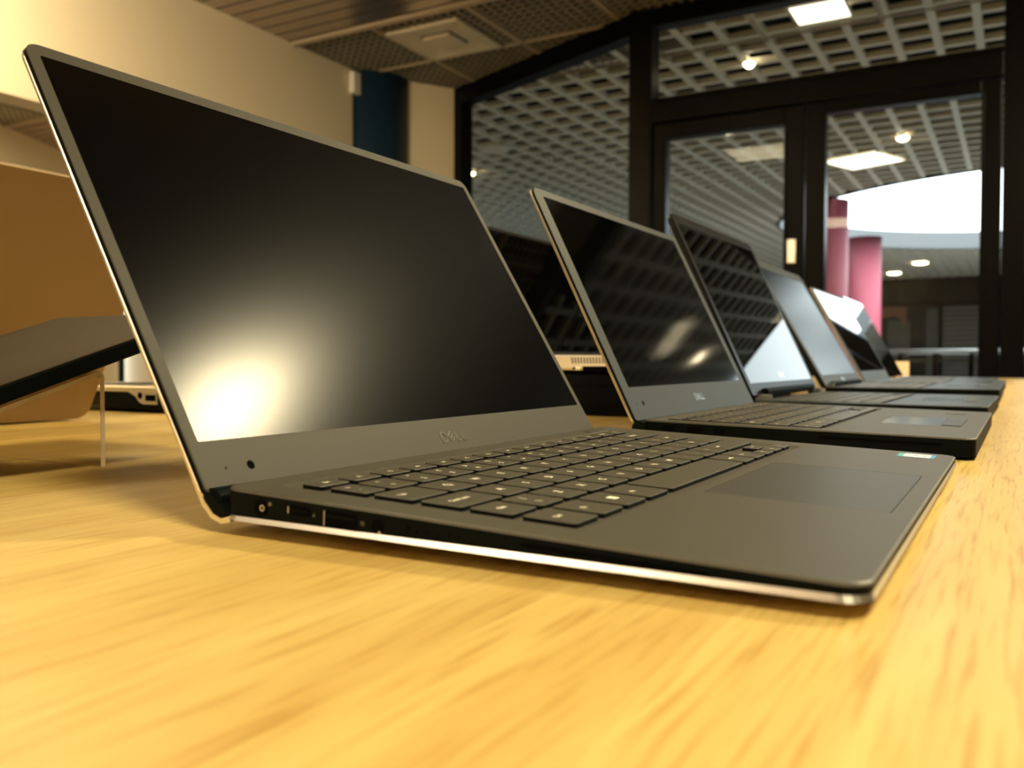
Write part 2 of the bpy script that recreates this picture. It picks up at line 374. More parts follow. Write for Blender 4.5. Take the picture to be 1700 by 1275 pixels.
# left oblique pane
def obl_bar(name, t0, t1, z0, z1, th=0.09, off=0.0):
    p = Vector((4.14, 1.745)); q = Vector((4.76, 3.25)); d = q - p; a = p + d * t0; b = p + d * t1; n = Vector((d.y, -d.x)).normalized()
    bm = bmesh.new(); loft(bm, [[(v.x, v.y, z) for v in (a + n * off, b + n * off, b + n * (off + th), a + n * (off + th))] for z in (z0, z1)])
    o = fin(name, bm, M_FRAME); tag(o, kind='structure'); return o
obl_bar('trim_9', 0, 1, H - 0.11, H); obl_bar('trim_10', 0.945, 1.0, 0, H - 0.11); obl_bar('trim_11', 0, 1, 0, 0.1)
p = Vector((4.14, 1.745)); q = Vector((4.76, 3.25)); d = q - p; n = Vector((d.y, -d.x)).normalized() * 0.045
bm = bmesh.new(); v = [bm.verts.new(c) for c in ((p.x + n.x, p.y + n.y, 0.1), (p.x + d.x * .95 + n.x, p.y + d.y * .95 + n.y, 0.1), (p.x + d.x * .95 + n.x, p.y + d.y * .95 + n.y, H - 0.11), (p.x + n.x, p.y + n.y, H - 0.11))]; bm.faces.new(v)
o = fin('window_1', bm, M_GLASS); tag(o, kind='structure')
bm = bmesh.new(); v = [bm.verts.new(c) for c in ((F + .045, .045, 2.125), (F + .045, 1.622, 2.125), (F + .045, 1.622, H - .09), (F + .045, .045, H - .09))]; bm.faces.new(v)
o = fin('window_2', bm, M_GLASS); tag(o, kind='structure')
for k, (ya, yb) in enumerate(((-1.66, -0.045), (-3.36, -1.75), (-5.4, -3.45))):
    bm = bmesh.new(); v = [bm.verts.new(c) for c in ((F + .045, ya, .12), (F + .045, yb, .12), (F + .045, yb, H - .09), (F + .045, ya, H - .09))]; bm.faces.new(v)
    o = fin('window_%d' % (3 + k), bm, M_GLASS); tag(o, kind='structure')
# the two door leaves
def door(name, y0, y1, gy0, gy1, zt, handle=None):
    t = empty(name, (F, (y0 + y1) / 2, 0)); tag(t, kind='structure'); cy = (y0 + y1) / 2
    bm = bmesh.new()
    prism(bm, 0.012, 0.072, y0 - cy, gy0 - cy, 0.01, 2.015); prism(bm, 0.012, 0.072, gy1 - cy, y1 - cy, 0.01, 2.015)
    prism(bm, 0.012, 0.072, gy0 - cy, gy1 - cy, zt, 2.015); prism(bm, 0.012, 0.072, gy0 - cy, gy1 - cy, 0.01, 0.14)
    fin('door_frame', bm, M_FRAME, t)
    bm = bmesh.new()
    for a, b, c, d_ in ((gy0 - cy - .012, gy0 - cy, .12, zt + .012), (gy1 - cy, gy1 - cy + .012, .12, zt + .012)): prism(bm, 0.004, 0.02, a, b, c, d_, 0.003)
    prism(bm, 0.004, 0.02, gy0 - cy, gy1 - cy, zt, zt + .012, 0.003)
    fin('glazing_bead', bm, M_FRAME, t)
    bm = bmesh.new(); v = [bm.verts.new(c) for c in ((.04, gy0 - cy, .14), (.04, gy1 - cy, .14), (.04, gy1 - cy, zt), (.04, gy0 - cy, zt))]; bm.faces.new(v)
    fin('glass_pane', bm, M_GLASS, t)
    return t
dl = door('door_1', 0.865, 1.618, 0.958, 1.547, 1.932)
dr = door('door_2', 0.049, 0.86, 0.128, 0.769, 1.957)
bm = bmesh.new(); box(bm, (-0.006, -0.345, 1.27), (0.012, -0.303, 1.385), 0.004); fin('door_handle', bm, M_STEEL, dl, loc=(0, 0, 0))

# ------------------------------------------------------------------ concourse beyond the glass
CX, CY, CR = 12.55, -0.6, 3.42
bm = bmesh.new()
def lat_x(y, x0, x1, w=0.022, z0=H, z1=H + 0.036): box(bm, (x0, y - w / 2, z0), (x1, y + w / 2, z1))
def lat_y(x, y0, y1, w=0.022, z0=H + 0.003, z1=H + 0.036): box(bm, (x - w / 2, y0, z0), (x + w / 2, y1, z1))
y = -9.93
def fx(y):   # facade x for a given y
    if y < 1.745: return F + 0.1
    if y < 3.25: return 4.24 + (y - 1.745) * 0.412
    if y < 4.0: return 4.92 + (y - 3.25)
    return 5.66
while y < 9.0:
    x0 = fx(y)
    if abs(y - CY) < CR:
        hx = math.sqrt(CR ** 2 - (y - CY) ** 2) + .06; lat_x(y, x0, CX - hx, 0.042); lat_x(y, CX + hx, 21, 0.042)
    else: lat_x(y, x0, 21, 0.042)
    y += 0.2065
x = 4.32
while x < 21:
    y1 = 9.0 if x > 5.66 else (1.70 if x < 4.25 else (1.72 + (x - 4.26) / 0.412 if x < 4.88 else 3.2 + (x - 4.9)))
    y1 = min(y1, 9.0)
    if abs(x - CX) < CR:
        hy = math.sqrt(CR ** 2 - (x - CX) ** 2) + .06; lat_y(x, -9.9, CY - hy, 0.048); lat_y(x, CY + hy, y1, 0.048)
    else: lat_y(x, -9.9, y1, 0.048)
    x += 0.232
o = fin('ceiling_lattice', bm, M_LATT); tag(o, kind='structure')
# dark slab above the lattice with the round opening, white upstand around it
bm = bmesh.new()
n = 64
inner = [(CX + (CR + .02) * math.cos(2 * math.pi * i / n), CY + (CR + .02) * math.sin(2 * math.pi * i / n)) for i in range(n)]
sq = [(4.1, -10), (23, -10), (23, 9.2), (4.1, 9.2)]
iv = [bm.verts.new((x, y, H + 0.20)) for x, y in inner]; ovv = [bm.verts.new((x, y, H + 0.20)) for x, y in sq]
ed = [bm.edges.new((iv[i], iv[(i + 1) % n])) for i in range(n)] + [bm.edges.new((ovv[i], ovv[(i + 1) % 4])) for i in range(4)]
bmesh.ops.triangle_fill(bm, use_beauty=True, edges=ed)
o = fin('ceiling_concourse_void', bm, M_VOID); tag(o, kind='structure')
bm = bmesh.new()
loft(bm, [[(CX + r_ * math.cos(2 * math.pi * i / 96), CY + r_ * math.sin(2 * math.pi * i / 96), z) for i in range(96)] for r_, z in ((CR + .04, H - .01), (CR, H - .01), (CR, H + .27), (CR + .1, H + .27), (CR + .1, H + .19))], False, False)
o = fin('trim_skylight_ring', bm, M_FASC, smooth=False); tag(o, kind='structure')
# walls closing the concourse
wallbox('wall_concourse_far', (21, -10, 0), (21.2, 9.2, H + 0.20), M_DARK)
wallbox('wall_concourse_left', (5.6, 9.0, 0), (21, 9.2, H + 0.20), M_DARK)
wallbox('wall_concourse_right', (4.2, -10.1, 0), (21, -9.95, H + 0.20), M_WALL2)
wallbox('wall_concourse_near', (4.13, -10, 0), (4.2, -5.5, H + 0.20), M_DARK)
# shopfronts on the far wall
t = empty('shopfront', (20.98, 1.1, 0)); tag(t, 'dark shopfront with a pale grey roller shutter at the right behind the railing', 'shop')
bm = bmesh.new(); box(bm, (-0.05, -0.62, 0.1), (0, 0.30, 2.0)); fin('roller_shutter', bm, M_SHUT, t)
bm = bmesh.new(); box(bm, (-0.09, -0.75, 0), (0, -0.62, 2.1), .01); box(bm, (-0.09, 0.30, 0), (0, 0.36, 2.1), .01); box(bm, (-0.09, -0.75, 2.0), (0, 1.75, 2.1), .01); fin('shop_frame', bm, M_FRAME, t)
bm = bmesh.new(); box(bm, (-0.04, 0.40, 0.1), (0, 0.62, 1.95)); fin('door_panel', bm, M_GREENG, t)
bm = bmesh.new(); box(bm, (-0.04, 0.95, 0.1), (0, 1.40, 1.7)); fin('display_window', bm, M_GREENG, t)
bm = bmesh.new()
pts = [(1.05 - 0.0, 1.55), (1.0, 1.98), (1.55, 2.02), (1.55, 1.75), (1.25, 1.8), (1.12, 1.72)]
loft(bm, [[(xx, yy, zz) for yy, zz in pts] for xx in (-0.08, -0.05)]); fin('shop_sign', bm, M_ORANGE, t)
# pink columns
def column(loc, r, label):
    bm = bmesh.new(); cylz(bm, 0, 0, r, 0, H, 48); o = fin('pink_column', bm, M_PINK, loc=loc)
    for p_ in o.data.polygons: p_.use_smooth = len(p_.vertices) == 4
    tag(o, label, 'column', None); return o
column((10.30, 1.90, 0), 0.255, 'nearer pink column seen just right of the door stile')
column((13.62, 1.95, 0), 0.235, 'farther pink column, free-standing in front of the dark shops')
# spotlight clamped between the columns
t = empty('wall_spotlight', (12.9, 2.16, 2.40)); tag(t, 'white spotlight bracketed between the two pink columns', 'lamp')
bm = bmesh.new(); cylz(bm, 0, 0, 0.055, -0.10, 0.05, 20, 0.085); o2 = fin('lamp_head', bm, M_PLATE, t, rot=(R(35), R(-25), 0))
bm = bmesh.new(); box(bm, (-.02, -.02, 0.05), (.02, .02, 0.2)); fin('bracket', bm, M_PLATE, t)
# handrail
t = empty('railing', (8.6, 0.6, 0)); tag(t, 'steel handrail with dark balusters crossing the concourse', 'railing')
bm = bmesh.new(); loft(bm, [[(0.028 * math.cos(a), yy, 0.893 + 0.022 * math.sin(a)) for a in [2 * math.pi * i / 12 for i in range(12)]] for yy in (-4.0, 0.6)]); fin('handrail', bm, M_STEEL, t, smooth=True)
bm = bmesh.new(); box(bm, (-.012, -4.0, .80), (.012, .6, .83)); fin('lower_rail', bm, M_GREENG, t)
for k in range(17):
    yy = -4.0 + k * 0.2875
    bm = bmesh.new(); box(bm, (-.02, yy - .02, 0), (.02, yy + .02, .87)); fin('baluster', bm, M_FRAME, t)
# ceiling lights of the concourse
def panel_light(x, y, rz, s, label, m=None):
    t = empty('ceiling_light', (x, y, H), (0, 0, rz)); tag(t, label, 'light', 'panel lights in the concourse ceiling')
    bm = bmesh.new(); box(bm, (-s / 2, -s / 2, -0.012), (s / 2, s / 2, -0.002)); fin('diffuser', bm, m or M_LAMPP, t)
    bm = bmesh.new(); ring = [(s / 2 + .015, -0.014), (s / 2, -0.016), (s / 2, 0.08), (s / 2 + .015, 0.08)]
    loft(bm, [[(x_, y_, z) for x_, y_ in rrect(-r_, -r_, r_, r_, .001, 1)] for r_, z in ring], False, False); fin('frame', bm, M_VENT, t)
panel_light(8.27, 1.20, R(-22), 0.50, 'square lit ceiling panel seen through the right door leaf')
panel_light(4.56, 0.88, R(0), 0.26, 'lit ceiling panel cut off by the top edge, above the doors')
panel_light(6.45, 1.86, R(-22), 0.50, 'lit ceiling panel peeping under the head of the left door leaf')
def downlight(x, y, label, zz=H, r=0.06):
    t = empty('downlight', (x, y, zz)); tag(t, label, 'light', 'round downlights in the concourse ceiling')
    bm = bmesh.new(); loft(bm, [[(a, b, z) for a, b in circ(0, 0, r_, 20)] for r_, z in ((r, -0.003), (r * .9, -0.02), (r * .5, -0.032))]); fin('bulb', bm, M_LAMP, t)
    bm = bmesh.new(); loft(bm, [[(a, b, z) for a, b in circ(0, 0, r_, 24)] for r_, z in ((r * 1.35, -0.002), (r * 1.35, -0.008), (r * 1.05, -0.010), (r * 1.05, -0.002))], False, False); fin('ring', bm, M_VENT, t)
downlight(5.18, 1.405, 'small round downlight above the transom between the two doors', r=0.032)
downlight(7.557, 0.804, 'round downlight seen through the top of the right door leaf', r=0.045)
downlight(7.0, 4.55, 'round downlight at the far left edge of the oblique window', r=0.055)
downlight(19.3, 2.19, 'distant downlight beside the farther pink column, the lower of two', r=0.13)
downlight(17.5, 1.55, 'distant downlight under the far soffit, the higher of two', r=0.13)
downlight(7.41, -1.15, 'downlight beyond the right frame edge, mirrored as a spark in the second screen', r=0.06)
t = empty('smoke_detector', (6.2, 3.8, H)); tag(t, 'round white ceiling fitting seen through the upper left of the oblique window', 'ceiling fitting')
bm = bmesh.new(); loft(bm, [[(a, b, z) for a, b in circ(0, 0, r_, 28)] for r_, z in ((0.14, 0), (0.14, -0.03), (0.11, -0.05), (0.06, -0.055))]); fin('housing', bm, M_PLATE, t, smooth=False)
# lamp above the table (out of frame, mirrored in the first screen)
t = empty('ceiling_lamp', (1.96, -0.95, H)); tag(t, 'square warm ceiling lamp over the table, mirrored in the nearest screen', 'lamp')
bm = bmesh.new(); box(bm, (-.16, -.16, -0.022), (.16, .16, -0.006)); fin('diffuser', bm, M_LAMPS, t)
bm = bmesh.new(); loft(bm, [[(x_, y_, z) for x_, y_ in rrect(-r_, -r_, r_, r_, .001, 1)] for r_, z in ((.19, 0), (.19, -.026), (.162, -.026), (.162, 0))], False, False); fin('frame', bm, M_VENT, t)

# ------------------------------------------------------------------ table
t = empty('table', (1.3, 0.5, 0)); tag(t, 'long oak butcher-block table carrying all the laptops', 'table')
outl = rrect(-1.1 - 1.3, -0.16 - 0.5, 3.24 - 1.3, 1.25 - 0.5, 0.16, 8, (1, 0.3, 0.3, 0.3))
def ins(pts, d):
    cx = sum(p_[0] for p_ in pts) / len(pts); cy = sum(p_[1] for p_ in pts) / len(pts)
    return [(x_ - (d if x_ > cx else -d), y_ - (d if y_ > cy else -d)) for x_, y_ in pts]
bm = bmesh.new(); loft(bm, [[(x_, y_, z) for x_, y_ in ins(outl, d_)] for d_, z in ((0.004, ZT - .038), (0, ZT - .034), (0, ZT - .004), (0.004, ZT))])
fin('tabletop', bm, M_WOOD, t)
for sx in (-0.95, 0.1, 2.95):
    for sy in (0.0, 1.1):
        bm = bmesh.new(); box(bm, (sx - 1.3 - .03, sy - .5 - .03, 0), (sx - 1.3 + .03, sy - .5 + .03, ZT - .038), .004); fin('leg', bm, M_FRAME, t)
bm = bmesh.new(); box(bm, (-2.2, -0.48, ZT - .10), (1.65, -0.45, ZT - .038)); box(bm, (-2.2, 0.6, ZT - .10), (1.65, 0.63, ZT - .038)); fin('apron', bm, M_FRAME, t)

# ------------------------------------------------------------------ laptops
U = 18.1
def key_layout():
    """(x0,y0,x1,y1,legend) in millimetres on a 304 mm deck"""
    K = []
    def row(y0, y1, items):
        for x0, x1, s in items: K.append((x0, y0, x1, y1, s))
    fn = ['Esc', 'F1', 'F2', 'F3', 'F4', 'F5', 'F6', 'F7', 'F8', 'F9', 'F10', 'F11', 'F12', 'PrtScr', 'Del']
    row(170.3, 179, [(19.2 + 17.5 * i, 19.2 + 17.5 * i + 14.6, s) for i, s in enumerate(fn)])
    num = ['! 1', '" 2', '£ 3', '$ 4', '% 5', '^ 6', '& 7', '* 8', '( 9', ') 0', '_ -', '+ =']
    row(151.8, 166.6, [(18.7, 29.7, "¬ `")] + [(32.6 + U * i, 32.6 + U * i + 15.2, s) for i, s in enumerate(num)] + [(249.8, 281.4, 'Backspace')])
    row(133.8, 148.8, [(18.7, 39.2, 'Tab')] + [(42 + U * i, 42 + U * i + 15.2, s) for i, s in enumerate('QWERTYUIOP[]')] + [(259.2, 281.4, 'Enter')])
    row(115.8, 130.8, [(18.7, 43.6, 'Caps Lock')] + [(46.6 + U * i, 46.6 + U * i + 15.2, s) for i, s in enumerate("ASDFGHJKL;'#")] + [(263.8, 281.4, '')])
    row(98.4, 113.2, [(18.7, 34.1, 'Shift')] + [(37.2 + U * i, 37.2 + U * i + 15.2, s) for i, s in enumerate(['| \\'] + list('ZXCVBNM,./'))] + [(236.3, 281.4, 'Shift')])
    row(78.2, 95.4, [(18.7, 34.3, 'Ctrl'), (37.5, 52.8, 'Fn'), (56, 72.2, 'WIN'), (75.4, 93.2, 'Alt'), (97, 189.6, ''), (193.4, 209.6, 'AltGr'), (212.8, 228.6, 'Ctrl')])
    row(78.2, 86.0, [(231.8, 246.6, '<'), (249.6, 264.2, 'v'), (267.2, 281.4, '>')])
    row(87.2, 95.2, [(249.6, 264.2, '^')])
    return K
KEYS = key_layout()
KM = {}
def key_mesh(w_, d_, h, sim):
    k = (round(w_, 5), round(d_, 5), round(h, 5))
    if k not in KM:
        bm = bmesh.new(); rr = 0.0011
        n_ = 2 if sim else 3
        rings = []
        for ins_, z, r_ in ((0.0001, -h, rr), (0.0, -0.00030, rr), (0.00012, -0.00008, rr * .9), (0.00035, 0.0, rr * .8)):
            rings.append([(x_, y_, z) for x_, y_ in rrect(-w_ / 2 + ins_, -d_ / 2 + ins_, w_ / 2 - ins_, d_ / 2 - ins_, r_, n_)])
        loft(bm, rings)
        bmesh.ops.recalc_face_normals(bm, faces=bm.faces)
        me = bpy.data.meshes.new('key'); bm.to_mesh(me); bm.free(); me.materials.append(M_KEY); me.materials.append(M_KEY_SHADE); KM[k] = me
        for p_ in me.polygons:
            if p_.normal.z < .35: p_.material_index = 1  # side faces take the painted shade
    return KM[k]
def keyboard(root, W, yoff, ysc, legends, depth=0.0017):
    sx = W / 304.0
    for x0, y0, x1, y1, s in KEYS:
        a, b, c, d_ = x0 * sx / 1000, (y0 * ysc) / 1000 + yoff, x1 * sx / 1000, (y1 * ysc) / 1000 + yoff
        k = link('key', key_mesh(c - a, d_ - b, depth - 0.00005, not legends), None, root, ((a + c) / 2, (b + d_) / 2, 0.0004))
        if legends and s:
            if s == 'WIN':
                bm = bmesh.new()
                for i in (0, 1):
                    for j in (0, 1): box(bm, (-.0018 + i * .0019, -.0018 + j * .0019, 0), (-.0001 + i * .0019, -.0001 + j * .0019, .00004))
                fin('legend', bm, M_LEG, k, loc=(0, 0, 0.00001))
            else:
                big = len(s) == 1 or (len(s) == 3 and s[1] == ' ')
                hh = d_ - b
                if len(s) == 3 and s[1] == ' ':   # two characters, the shifted one above
                    bm = bmesh.new()
                    for ch, dx, dy in ((s[0], -.0028, .0032), (s[2], .0022 * 0, -.0032)):
                        me = text_mesh(ch, 0.0034, bold=0.00005); tmp = bmesh.new(); tmp.from_mesh(me); bmesh.ops.translate(tmp, verts=tmp.verts, vec=(-.0015, dy, 0)); m2 = bpy.data.meshes.new('tmp'); tmp.to_mesh(m2); tmp.free(); bm.from_mesh(m2); bpy.data.meshes.remove(m2)
                    me = bpy.data.meshes.new('legend'); bm.to_mesh(me); bm.free(); link('legend', me, M_LEG, k, (0, 0, 0.00003))
                else:
                    sz = 0.0043 if len(s) == 1 else (0.0025 if hh > .01 else 0.0024)
                    dx = 0 if (len(s) == 1 or hh < .01) else -(c - a) / 2 + 0.0007 * len(s) + 0.0032
                    if len(s) > 3 and hh > .01: dx = -(c - a) / 2 + 0.0009 * len(s) + 0.0025
                    me = text_mesh(s, sz, bold=0.00005)
                    if len(me.materials) == 0: me.materials.append(M_LEG)
                    link('legend', me, None, k, (dx, 0.0, 0.00003))

def logo_mesh():
    """D, a tilted E, L, L"""
    bm = bmesh.new(); h = 0.0050; s = 0.0011; t_ = 0.00018
    def stroke(pts, w_=s):
        for (xa, ya), (xb, yb) in zip(pts, pts[1:]):
            dx, dy = xb - xa, yb - ya; L_ = math.hypot(dx, dy); nx, ny = -dy / L_ * w_ / 2, dx / L_ * w_ / 2; ex, ey = dx / L_ * w_ * .3, dy / L_ * w_ * .3
            q = [(xa - ex + nx, ya - ey + ny), (xb + ex + nx, yb + ey + ny), (xb + ex - nx, yb + ey - ny), (xa - ex - nx, ya - ey - ny)]
            loft(bm, [[(x_, y_, z) for x_, y_ in q] for z in (0, t_)])
    stroke([(0, 0), (0, h), (.0026, h), (.0042, h * .8), (.0046, h * .5), (.0042, h * .2), (.0026, 0), (0, 0)])
    c, sn = math.cos(R(38)), math.sin(R(38))
    def E(px, py): return (.0082 + c * px - sn * py, .0025 + sn * px + c * py)
    for yy in (-.0019, 0, .0019): stroke([E(-.0019, yy), E(.0021, yy)], .0009)
    stroke([E(-.0019, -.0019), E(-.0019, .0019)], .0009)
    stroke([(.0125, h), (.0125, 0), (.0158, 0)]); stroke([(.0178, h), (.0178, 0), (.0213, 0)])
    bmesh.ops.translate(bm, verts=bm.verts, vec=(-.0105, -h / 2, 0))
    return bm

def laptop(sp):
    W, D = sp['W'], sp['D']; zf, zr = sp['zf'], sp['zr']
    tilt = math.atan2(zr - zf, D)
    root = empty('laptop', (sp['x0'], sp['y0'], ZT + zf)); root.rotation_euler = (tilt, 0, sp.get('yaw', 0))
    root['label'] = sp['label']; root['category'] = 'laptop'
    if sp.get('group'): root['group'] = sp['group']
    cr = sp.get('cr', 0.006)
    side_m = sp.get('side_m', M_SIDE); deck_m = sp.get('deck_m', M_DECK)
    # --- palm rest plate with keyboard well and touchpad recess
    kb = sp['kb']   # yoff, ysc
    sx = W / .304
    well = rrect(.0138 * sx, kb[0] + .0728 * kb[1], .2862 * sx, kb[0] + .1836 * kb[1], .003, 3)
    pad = sp['pad']   # x0,y0,x1,y1
    padh = rrect(*pad, .0015, 2)
    bt0, bt1 = sp['bt']          # plate thickness at front / rear
    def zb(y): return -(bt0 + (bt1 - bt0) * max(0, min(1, y / D)))
    outer = rrect(.0006, .0006, W - .0006, D - .0006, cr, 6)
    def ring(ins_, zfun, c=cr): return [(x_, y_, zfun(y_)) for x_, y_ in rrect(ins_, ins_, W - ins_, D - ins_, c, 6)]
    bm = bmesh.new()
    plate(bm, outer, [well, padh], [ring(.00015, lambda y_: -.0003), ring(0, lambda y_: -.0009), ring(0.0001, zb)], [.0013, .0006], [.0034, .0002])
    for f_ in bm.faces:
        if f_.material_index == 0 and abs(f_.normal.z) < 0: pass
    o = fin('palm_rest', bm, deck_m, root)
    o.data.materials.append(deck_m)
    o.data.materials.append(side_m)
    for p_ in o.data.polygons:
        if p_.center.z < -.0007 and p_.material_index == 0 and abs(p_.normal.z) < .6 and (p_.center.x < .002 or p_.center.x > W - .002 or p_.center.y < .002 or p_.center.y > D - .002 or p_.center.z < -.0015): p_.material_index = 2
    # --- bottom shell
    g0, g1 = sp['shell']
    def z2(y): return zb(y) - (g0 + (g1 - g0) * max(0, min(1, y / D)))
    bm = bmesh.new(); bi = sp.get('under', .012)
    lo = lambda y_: max(z2(y_) - sp.get('belly', .0008), -(ZT + zf - ZT) - y_ * math.tan(tilt) + .0012)
    fl = sp.get('flare', 0.0)
    loft(bm, [ring(0.0002, zb), ring(-fl, z2), ring(.0006 - fl, lambda y_: z2(y_) - .0002), ring(bi, lo, cr)])
    fin('base_shell', bm, sp['shell_m'], root)
    # feet
    for yy in (.018, D - .022):
        bm = bmesh.new(); zt_ = lo(yy) + .0002; zbm = -(zf + yy * math.tan(tilt)) + .0006
        box(bm, (.03, yy - .004, zbm), (W - .03, yy + .004, max(zt_, zbm + .0008)), .0002); fin('rubber_foot', bm, M_RUB, root)
    # --- keys
    keyboard(root, W * 1000, kb[0], kb[1], sp.get('legends', False))
    # --- touchpad
    bm = bmesh.new(); gp = .0003
    loft(bm, [[(x_, y_, z) for x_, y_ in rrect(pad[0] + gp, pad[1] + gp, pad[2] - gp, pad[3] - gp, .0013, 2)] for z in (-.0005, -.00003)])
    fin('touchpad', bm, sp.get('pad_m', M_PAD), root)
    if sp.get('buttons'):
        yb = pad[1]
        for q_ in (0, 1):
            bm = bmesh.new(); mid = (pad[0] + pad[2]) / 2
            a, b = (pad[0], mid - .0004) if q_ == 0 else (mid + .0004, pad[2])
            box(bm, (a, yb - .013, -.0002), (b, yb - .0012, .0006), .0003); fin('touchpad_button', bm, M_PAD, root)
    # --- lid
    ang = sp['ang'] - tilt; hy, hz = sp['hy'], sp['hz'] - zr
    lid_rot = (ang, 0, 0)
    Ls = sp['Ls']; bz, btp, bb = sp['bz'], sp['btp'], sp['bb']
    tb, ts = sp.get('tb', .0016), sp.get('ts', .0026)
    L0 = sp.get('L0', 0.0)
    lcr = sp.get('lcr', .007)
    lo_ = rrect(0.0004, L0, W - .0004, Ls - .0004, lcr, 6, (.35, 1, 1, .35))
    hole = rrect(bz, bb, W - bz, Ls - btp, .0005, 1)
    def lring(ins_, z): return [(x_, y_, z) for x_, y_ in rrect(ins_, L0 + ins_, W - ins_, Ls - ins_, lcr, 6, (.35, 1, 1, .35))]
    bm = bmesh.new(); plate(bm, lo_, [hole], [lring(0, -.0004), lring(0, -tb)], [.0004], 0.0)
    lid = fin('lid', bm, sp['bez_m'], root, (0, hy, hz), lid_rot)
    lid.data.materials.append(M_HOLE); lid.data.materials.append(M_SIDE)
    for p_ in lid.data.polygons:
        if p_.material_index == 0 and p_.center.z < -.00045: p_.material_index = 2
    bm = bmesh.new(); box(bm, (bz + .0001, bb + .0001, -.00038), (W - bz - .0001, Ls - btp - .0001, sp.get('sz', -.00015))); fin('screen', bm, sp['scr_m'], lid)
    bm = bmesh.new(); loft(bm, [lring(0.0, -tb - .0001), lring(-.0002, -tb - .0006), lring(0.0, -tb - ts * .6), lring(.0016, -tb - ts)])
    fin('lid_back', bm, sp['back_m'], lid)
    # logo
    s_ = sp.get('logo', 1.0)
    if s_:
        bm = logo_mesh(); bmesh.ops.scale(bm, verts=bm.verts, vec=(s_, s_, 1)); fin('logo', bm, sp.get('logo_m', M_CHR), lid, (W / 2, sp.get('logo_s', bb / 2), .0))
    if sp.get('cam'):
        cx_, cs_ = sp['cam']; bm = bmesh.new(); loft(bm, [[(cx_ + a, cs_ + b, z) for a, b in circ(0, 0, .0017, 20)] for z in (-.0001, .00006)]); fin('webcam', bm, M_HOLE, lid)
        bm = bmesh.new(); loft(bm, [[(cx_ - .0112 + a, cs_ + b, z) for a, b in circ(0, 0, .00045, 8)] for z in (-.0001, .00006)]); fin('microphone_hole', bm, M_HOLE, lid)
    # hinge
    if sp.get('hinge_blocks'):
        for xx in sp['hinge_blocks']:
            bm = bmesh.new(); yy0 = hy - .006
            box(bm, (xx - .007, D - .008, -.002), (xx + .007, hy + .004, .0050), .0012); fin('hinge', bm, M_HINGE, root)
        bm = bmesh.new()
        a0, a1 = sp['hinge_blocks'][0] + .012, sp['hinge_blocks'][-1] - .012
        loft(bm, [[(xx, hy - .001 + .0045 * math.cos(a), hz + .002 + .0045 * math.sin(a)) for a in [2 * math.pi * i / 14 for i in range(14)]] for xx in (a0, a1)]); fin('hinge_cover', bm, M_SIDE, root)
    else:
        bm = bmesh.new(); rr_ = sp.get('hr', .005)
        loft(bm, [[(xx, sp.get('hcy', D + rr_ * .7) + rr_ * 1.0 * math.cos(a), sp.get('hcz', -.006) + rr_ * math.sin(a)) for a in [2 * math.pi * i / 18 for i in range(18)]] for xx in (.0015, W - .0015)]); fin('hinge', bm, M_SIDE, root, smooth=False)
    return root, lid

def side_box(root, name, y0, y1, z0, z1, m, x=-.00012, bev=0.0, dx=.0006):
    bm = bmesh.new(); box(bm, (x, y0, z0), (x + dx, y1, z1), bev); return fin(name, bm, m, root)
def ringx(bm, y, z, ro, ri, x0, x1, n=24):
    loft(bm, [[(x_, y + r_ * math.cos(2 * math.pi * i / n), z + r_ * math.sin(2 * math.pi * i / n)) for i in range(n)] for r_, x_ in ((ro, x1), (ro, x0), (ri, x0), (ri, x1))], False, False)
def discx(bm, y, z, r, x0, x1, n=20):
    loft(bm, [[(x_, y + r * math.cos(2 * math.pi * i / n), z + r * math.sin(2 * math.pi * i / n)) for i in range(n)] for x_ in (x0, x1)])

# 1 ---- the nearest laptop
xps, xlid = laptop(dict(x0=0, y0=0, W=.304, D=.1956, zf=.008, zr=.008 + .1956 * math.tan(R(2.2)), xps=True, cr=.007, flare=.0005, kb=(0, 1.0), pad=(.0997, .0073, .2045, .068),
    bt=(.0026, .0089), shell=(.0016, .0015), shell_m=M_SILV, legends=True, ang=R(57.09 + 2.2), hy=.2012, hz=.008 + .1956 * math.tan(R(2.2)) - .0042,
    Ls=.1914, bz=.00475, btp=.0059, bb=.01988, L0=.0012, bez_m=M_BEZ, scr_m=M_SCM, back_m=M_SILV, tb=.0022, ts=.0029, logo=.95, logo_s=.0099, cam=(.023, .0093), lcr=.006,
    belly=.0004, hcy=.2010, hcz=-.0060, hr=.0046,
    label='nearest and largest open laptop, silver-edged, with bright warm glare on its matte screen'))
# rear curve of the silver lid back down below the hinge
prof = []
cl = [(.0083, -.0046), (-.0005, -.0046), (-.0062, -.0030), (-.0098, .0002), (-.0112, .0045)]   # (s,o) on the lid plane, o towards the viewer
outer_, inner_ = [], []
for i, (s_, o_) in enumerate(cl):
    p0 = cl[max(0, i - 1)]; p1 = cl[min(len(cl) - 1, i + 1)]; dx, dy = p1[0] - p0[0], p1[1] - p0[1]; L_ = math.hypot(dx, dy); nx, ny = -dy / L_, dx / L_
    outer_.append((s_ , o_)); inner_.append((s_ - nx * .0018, o_ - ny * .0018))
bm = bmesh.new(); poly = outer_ + inner_[::-1]
loft(bm, [[(xx, s_, o_) for s_, o_ in poly] for xx in (.0004, .3036)])
fin('lid_rear_curve', bm, M_SILV, xlid)
bm = bmesh.new(); poly = [(.010, -.0026), (-.002, -.0030), (-.0065, -.0012), (-.0082, .0022), (-.0085, .0045), (-.004, .0030), (.0012, -.0002), (.010, -.0004)]
loft(bm, [[(xx, s_, o_) for s_, o_ in poly] for xx in (.0006, .3034)]); fin('hinge_filler', bm, M_SIDE, xlid)
